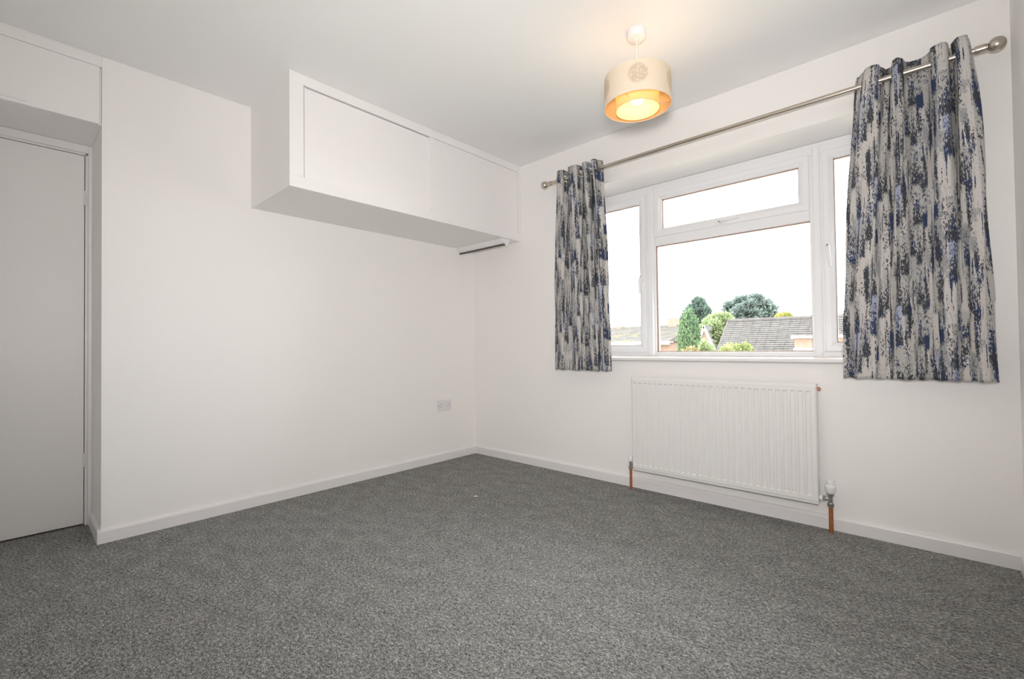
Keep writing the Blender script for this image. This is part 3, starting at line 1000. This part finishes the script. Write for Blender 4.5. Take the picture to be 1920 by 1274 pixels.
def roof_slope(name, x0, x1, yr, zr, ye, ze, courses, mt, parent, tile_w=0.33, thick=0.030):
    """overlapping courses of interlocking tiles from eaves to ridge, each tile a little uneven"""
    rnd = random.Random(int(abs(x0 * 100)))
    bm = B()
    d = Vector((0, yr - ye, zr - ze))
    n = Vector((0, -d.z, d.y)).normalized()
    if n.z < 0:
        n = -n
    nt_ = max(1, int((x1 - x0) / tile_w))
    for c in range(courses):
        a = Vector((0, ye, ze)) + d * (c / courses)
        b_ = Vector((0, ye, ze)) + d * min(1.0, (c + 1.12) / courses)
        for k in range(nt_):
            xa = x0 + (x1 - x0) * k / nt_ + 0.004
            xb = x0 + (x1 - x0) * (k + 1) / nt_ - 0.004
            th_ = thick * rnd.uniform(0.85, 1.2)
            lo = [Vector((xa, a.y, a.z)), Vector((xb, a.y, a.z)), Vector((xb, b_.y, b_.z)), Vector((xa, b_.y, b_.z))]
            hi = [lo[0] + n * th_, lo[1] + n * th_, lo[2] + n * 0.006, lo[3] + n * 0.006]
            vl_ = [bm.verts.new(v) for v in lo]
            vh = [bm.verts.new(v) for v in hi]
            bm.faces.new(vh)
            for q in range(4):
                bm.faces.new((vl_[q], vl_[(q + 1) % 4], vh[(q + 1) % 4], vh[q]))
    o = obj(name, bm, mt, parent)
    o['kind'] = 'stuff'
    return o


def house(base, x0, x1, yr, zr, half, drop, courses, mt, label):
    h = thing('bungalow', base, label, 'house')
    ye, yb, ze = yr - half, yr + half, zr - drop
    roof_slope('roof_tiles', x0, x1, yr, zr, ye, ze, courses, mt, h)
    bm = B()
    prism(bm, [(-half, -drop), (half, -drop), (0, -0.01)], (x0 + 0.05, yr, zr - 0.012), (0, 1, 0), (0, 0, 1), (1, 0, 0), x1 - x0 - 0.1)
    obj('roof_body', bm, mt, h)
    obj('ridge_cap', tube(B(), [(x0, yr, zr - 0.02), (x1, yr, zr - 0.02)], 0.09, 10), mt, h)
    obj('outer_wall', box(B(), x0 + 0.2, x1 - 0.2, ye + 0.45, yb - 0.45, GZ, ze - 0.03), 'brick_wall', h)
    obj('fascia_board', box(B(), x0, x1, ye - 0.02, ye + 0.01, ze - 0.15, ze + 0.0), 'fascia_white', h)
    obj('soffit_board', box(B(), x0, x1, ye + 0.011, ye + 0.46, ze - 0.05, ze - 0.02), 'fascia_white', h)
    return h


# right hand bungalow: broad grey roof, white barge edge, flat roofed dormer
hr_ = house((2, 18, GZ), -3.46, 9.0, 18.0, 1.94, 5.0, 4.35, 54, 'tiles_grey', 'grey tiled bungalow roof with a flat-topped brick box, seen through the window')
bm = B()
obj('verge_strip', prism(B(), [(-5.0, -4.36), (0, 0.03), (0, -0.06), (-5.0, -4.45)], (-3.50, 18.0, 1.94), (0, 1, 0), (0, 0, 1), (1, 0, 0), 0.06), 'tiles_grey', hr_)
dm = obj('dormer_wall', box(B(), -0.05, 6.0, 13.0, 16.5, GZ, 1.09), 'brick_wall', hr_)
obj('dormer_fascia', box(B(), -0.12, 6.1, 12.9, 16.8, 1.09, 1.165), 'fascia_white', hr_)
obj('dormer_sill', box(B(), -0.06, 6.05, 12.93, 12.999, 0.735, 0.80), 'fascia_white', hr_)

# left hand bungalow: mossy roof with chimney, gable with white barge boards
hl_ = house((-10, 21, GZ), -22.0, -6.0, 21.0, 1.94, 3.2, 0.83, 18, 'tiles_mossy', 'mossy tiled bungalow with a brick chimney, beyond the left of the window')
ch = obj('chimney', box(B(), -7.38, -6.92, 20.75, 21.25, 1.6, 2.33, 0.01, 1), 'brick_wall', hl_)
obj('chimney_pot', lathe(B(), [(0.09, 0), (0.10, 0.04), (0.075, 0.06), (0.07, 0.12), (0, 0.12)], (-7.15, 21.0, 2.33), n=14), 'brick_wall', ch)
ch = obj('chimney', box(B(), -10.50, -10.16, 20.8, 21.2, 1.6, 2.05, 0.01, 1), 'brick_wall', hl_)
# small gabled porch with white barge boards
pg = thing('gabled_porch', (-2.46, 12.5, GZ), 'small gable with white barge boards between the two roofs', 'porch')
ga, gl_, gr_ = Vector((-2.335, 12.0, 1.55)), Vector((-2.90, 12.0, 0.05)), Vector((-1.71, 12.0, 0.05))


def board(a, b_, wd, y0, y1):
    bm = B()
    d = (b_ - a).normalized()
    nrm = Vector((-d.z, 0, d.x))
    prism(bm, [(0, 0), ((b_ - a).length, 0), ((b_ - a).length, wd), (0, wd)], (a.x, y0, a.z), d, nrm, (0, 1, 0), y1 - y0)
    return bm


obj('barge_board', board(ga, gr_, -0.055, 12.0, 12.04), 'fascia_white', pg)
obj('barge_board', board(ga, gl_, 0.055, 12.0, 12.04), 'fascia_white', pg)
bm = B()
prism(bm, [(gl_.x, gl_.z), (gr_.x, gr_.z), (ga.x, ga.z - 0.10)], (0, 12.06, 0), (1, 0, 0), (0, 0, 1), (0, 1, 0), 0.13)
obj('gable_wall', bm, 'brick_wall', pg)
for gg in (gl_, gr_):
    obj('roof_slope', board(ga + Vector((0, 0, -0.01)), gg, (0.03 if gg is gl_ else -0.03), 12.041, 12.20), 'tiles_grey', pg)
obj('porch_wall', box(B(), gl_.x + 0.15, gr_.x - 0.15, 12.25, 12.6, GZ, gl_.z - 0.002), 'brick_wall', pg)
# distant house showing a brown ridge over the right roof
fh = thing('distant_house', (-1.0, 27, GZ), 'brown ridge of a distant house above the grey roof', 'house')
bm = B()
prism(bm, [(-2.4, -1.6), (2.4, -1.6), (0, 0)], (-2.35, 27, 2.52), (0, 1, 0), (0, 0, 1), (1, 0, 0), 9)
obj('roof', bm, 'brick_wall', fh)
obj('outer_wall', box(B(), -2.2, 6.5, 25, 29, GZ, 0.9), 'brick_wall', fh)
# satellite dish
sd = thing('satellite_dish', (-2.47, 12.9, GZ), 'small grey satellite dish on a pole beside the white gable', 'satellite dish')
obj('dish', lathe(B(), [(0.0, 0.0), (0.03, 0.003), (0.06, 0.012), (0.085, 0.026), (0.082, 0.029), (0.0, 0.006)], (-2.47, 12.87, 1.47), (0.3, -1, 0.4), 20), 'dish_grey', sd, True)
obj('mast', cyl(B(), (-2.47, 12.9, GZ), (-2.47, 12.9, 1.47), 0.010, n=8), 'dish_grey', sd)


def plant(name, label, cat, mt, base, clumps, nleaf, lsize, seed, trunk=None, droop=0.0, upright=False, group=None):
    """a plant: leaf sprays spread over and through ellipsoid clumps, on a trunk"""
    rnd = random.Random(seed)
    root = thing(name, base, label, cat, group)
    verts, faces = [], []
    tot = sum(c[3] * c[4] * c[5] for c in clumps) ** 1.0
    for (cx, cy, cz, rx, ry, rz) in clumps:
        k = max(160, int(nleaf * (rx * ry * rz) / tot))
        for _ in range(k):
            while True:
                p = Vector((rnd.uniform(-1, 1), rnd.uniform(-1, 1), rnd.uniform(-1, 1)))
                if 0.05 < p.length <= 1:
                    break
            p = p.normalized() * (p.length ** 0.5) * rnd.uniform(0.86, 1.16)
            c = Vector((cx + p.x * rx, cy + p.y * ry, cz + p.z * rz))
            out_ = Vector((p.x, p.y, p.z + 0.25 - droop)).normalized()
            if upright:
                out_ = (out_ * 0.35 + Vector((0, 0, 1))).normalized()
            d = (out_ + Vector((rnd.uniform(-.5, .5), rnd.uniform(-.5, .5), rnd.uniform(-.5, .5)))).normalized()
            s_ = d.cross(Vector((rnd.uniform(-1, 1), rnd.uniform(-1, 1), rnd.uniform(-1, 1)))).normalized()
            ln = lsize * rnd.uniform(0.6, 1.4)
            wd = ln * 0.38
            i0 = len(verts)
            verts += [c - d * ln * 0.3, c + s_ * wd + d * ln * 0.25, c + d * ln, c - s_ * wd + d * ln * 0.25]
            faces.append((i0, i0 + 1, i0 + 2, i0 + 3))
    b0 = Vector(base)
    me = bpy.data.meshes.new('foliage')
    me.from_pydata([v - b0 for v in verts], [], faces)
    me.materials.append(MATS[mt])
    o = bpy.data.objects.new('foliage', me)
    C.objects.link(o)
    o.parent = root
    o['kind'] = 'stuff'
    top = max(c[2] for c in clumps)
    tr = trunk or 0.1
    obj('trunk', tube(B(), [(base[0], base[1], base[2]), (base[0] + tr * 0.3, base[1], (base[2] + top) / 2), (base[0], base[1], top)], [tr, tr * 0.75, tr * 0.3], 9), 'bark', root)
    return root


def blob(cx, cy, cz, rx, ry, rz, n, seed, k=0.45):
    rnd = random.Random(seed)
    out_ = [(cx, cy, cz, rx * 0.72, ry * 0.72, rz * 0.75)]
    for _ in range(n):
        a, e = rnd.uniform(0, 2 * PI), rnd.uniform(-0.9, 1.2)
        q = rnd.uniform(k * 0.7, k * 1.15)
        out_.append((cx + rx * (1 - q * 0.8) * math.cos(a) * math.cos(e), cy + ry * (1 - q * 0.8) * math.sin(a) * math.cos(e), cz + rz * (1 - q * 0.75) * math.sin(e), rx * q, ry * q, rz * q))
    return out_


plant('conifer', 'columnar green conifer standing in front of the white gable', 'tree', 'leaf_conifer', (-2.23, 10.6, GZ),
      [(-2.25, 10.6, 1.12, 0.27, 0.28, 0.78), (-2.35, 10.56, 0.75, 0.20, 0.25, 0.80), (-2.10, 10.6, 0.68, 0.20, 0.25, 0.82), (-2.23, 10.6, -0.1, 0.33, 0.34, 1.2), (-2.33, 10.6, 1.40, 0.15, 0.17, 0.36), (-2.17, 10.58, 1.34, 0.14, 0.16, 0.36)],
      20000, 0.06, 5, 0.08, upright=True)
plant('pine_tree', 'dark blue-green pine top behind the conifer', 'tree', 'leaf_pine', (-10.0, 32, GZ),
      [(-10.05, 32, 3.2, 0.85, 0.8, 0.7), (-9.95, 32, 3.85, 0.42, 0.42, 0.55), (-10.4, 32, 2.6, 0.8, 0.8, 0.5), (-9.6, 32, 2.7, 0.75, 0.7, 0.45), (-9.5, 32, 3.5, 0.32, 0.3, 0.22), (-10.5, 32, 3.45, 0.3, 0.3, 0.2), (-10, 32, 1.4, 1.0, 0.9, 1.2)],
      9000, 0.26, 6, 0.2)
plant('broadleaf_tree', 'light green leafy tree between the conifer and the cedar', 'tree', 'leaf_broad', (-7.1, 27, GZ),
      blob(-7.1, 27, 1.75, 1.08, 1.0, 1.30, 10, 21) + [(-6.5, 27, 1.0, 0.6, 0.7, 1.0), (-7.4, 27, 0.6, 0.9, 0.9, 1.0)], 18000, 0.16, 7, 0.14)
plant('cedar_tree', 'broad blue-green cedar crown above the grey roof', 'tree', 'leaf_cedar', (-7.4, 36, GZ),
      blob(-7.45, 36, 3.30, 1.55, 1.4, 1.20, 10, 9, 0.36) + [(-8.4, 36, 2.6, 0.8, 0.8, 0.5), (-6.5, 36, 2.7, 0.8, 0.8, 0.5), (-7.4, 36, 2.2, 1.3, 1.0, 0.7),
      (-6.35, 35.6, 3.95, 0.42, 0.4, 0.22), (-6.05, 35.7, 3.5, 0.45, 0.4, 0.22), (-5.95, 35.8, 2.95, 0.42, 0.4, 0.2), (-6.9, 35.6, 4.42, 0.40, 0.4, 0.2), (-7.9, 35.6, 4.36, 0.5, 0.4, 0.2),
      (-8.75, 35.6, 3.95, 0.42, 0.4, 0.2), (-8.85, 35.6, 3.6, 0.4, 0.4, 0.2), (-8.95, 35.6, 3.0, 0.45, 0.4, 0.2), (-7.2, 35.0, 3.9, 0.5, 0.35, 0.18), (-7.9, 34.9, 3.4, 0.5, 0.35, 0.18), (-6.9, 34.9, 3.2, 0.5, 0.35, 0.18)],
      15000, 0.32, 10, 0.3, droop=0.1)
plant('yellow_tree', 'small yellow tree top just above the grey roof', 'tree', 'leaf_yellow', (-4.6, 34, GZ),
      blob(-4.62, 34, 2.55, 0.62, 0.5, 0.62, 5, 12), 6000, 0.14, 13, 0.1)
plant('garden_shrub', 'rounded yellow-green shrub just above the window sill', 'shrub', 'leaf_bush', (-0.47, 8.6, GZ),
      blob(-0.47, 8.6, 0.42, 0.50, 0.42, 0.62, 8, 14), 14000, 0.06, 15, 0.04)
plant('garden_shrub', 'orange-tipped shrub at the foot of the columnar conifer', 'shrub', 'leaf_orange', (-1.40, 8.6, GZ),
      blob(-1.40, 8.6, 0.36, 0.36, 0.32, 0.62, 9, 16), 9000, 0.055, 17, 0.04)
plant('garden_shrub', 'green shrub leaning below the white gable, beside the orange shrub', 'shrub', 'leaf_broad', (-1.36, 9.5, GZ),
      blob(-1.36, 9.5, 0.42, 0.22, 0.25, 0.68, 6, 18), 7000, 0.055, 19, 0.04)
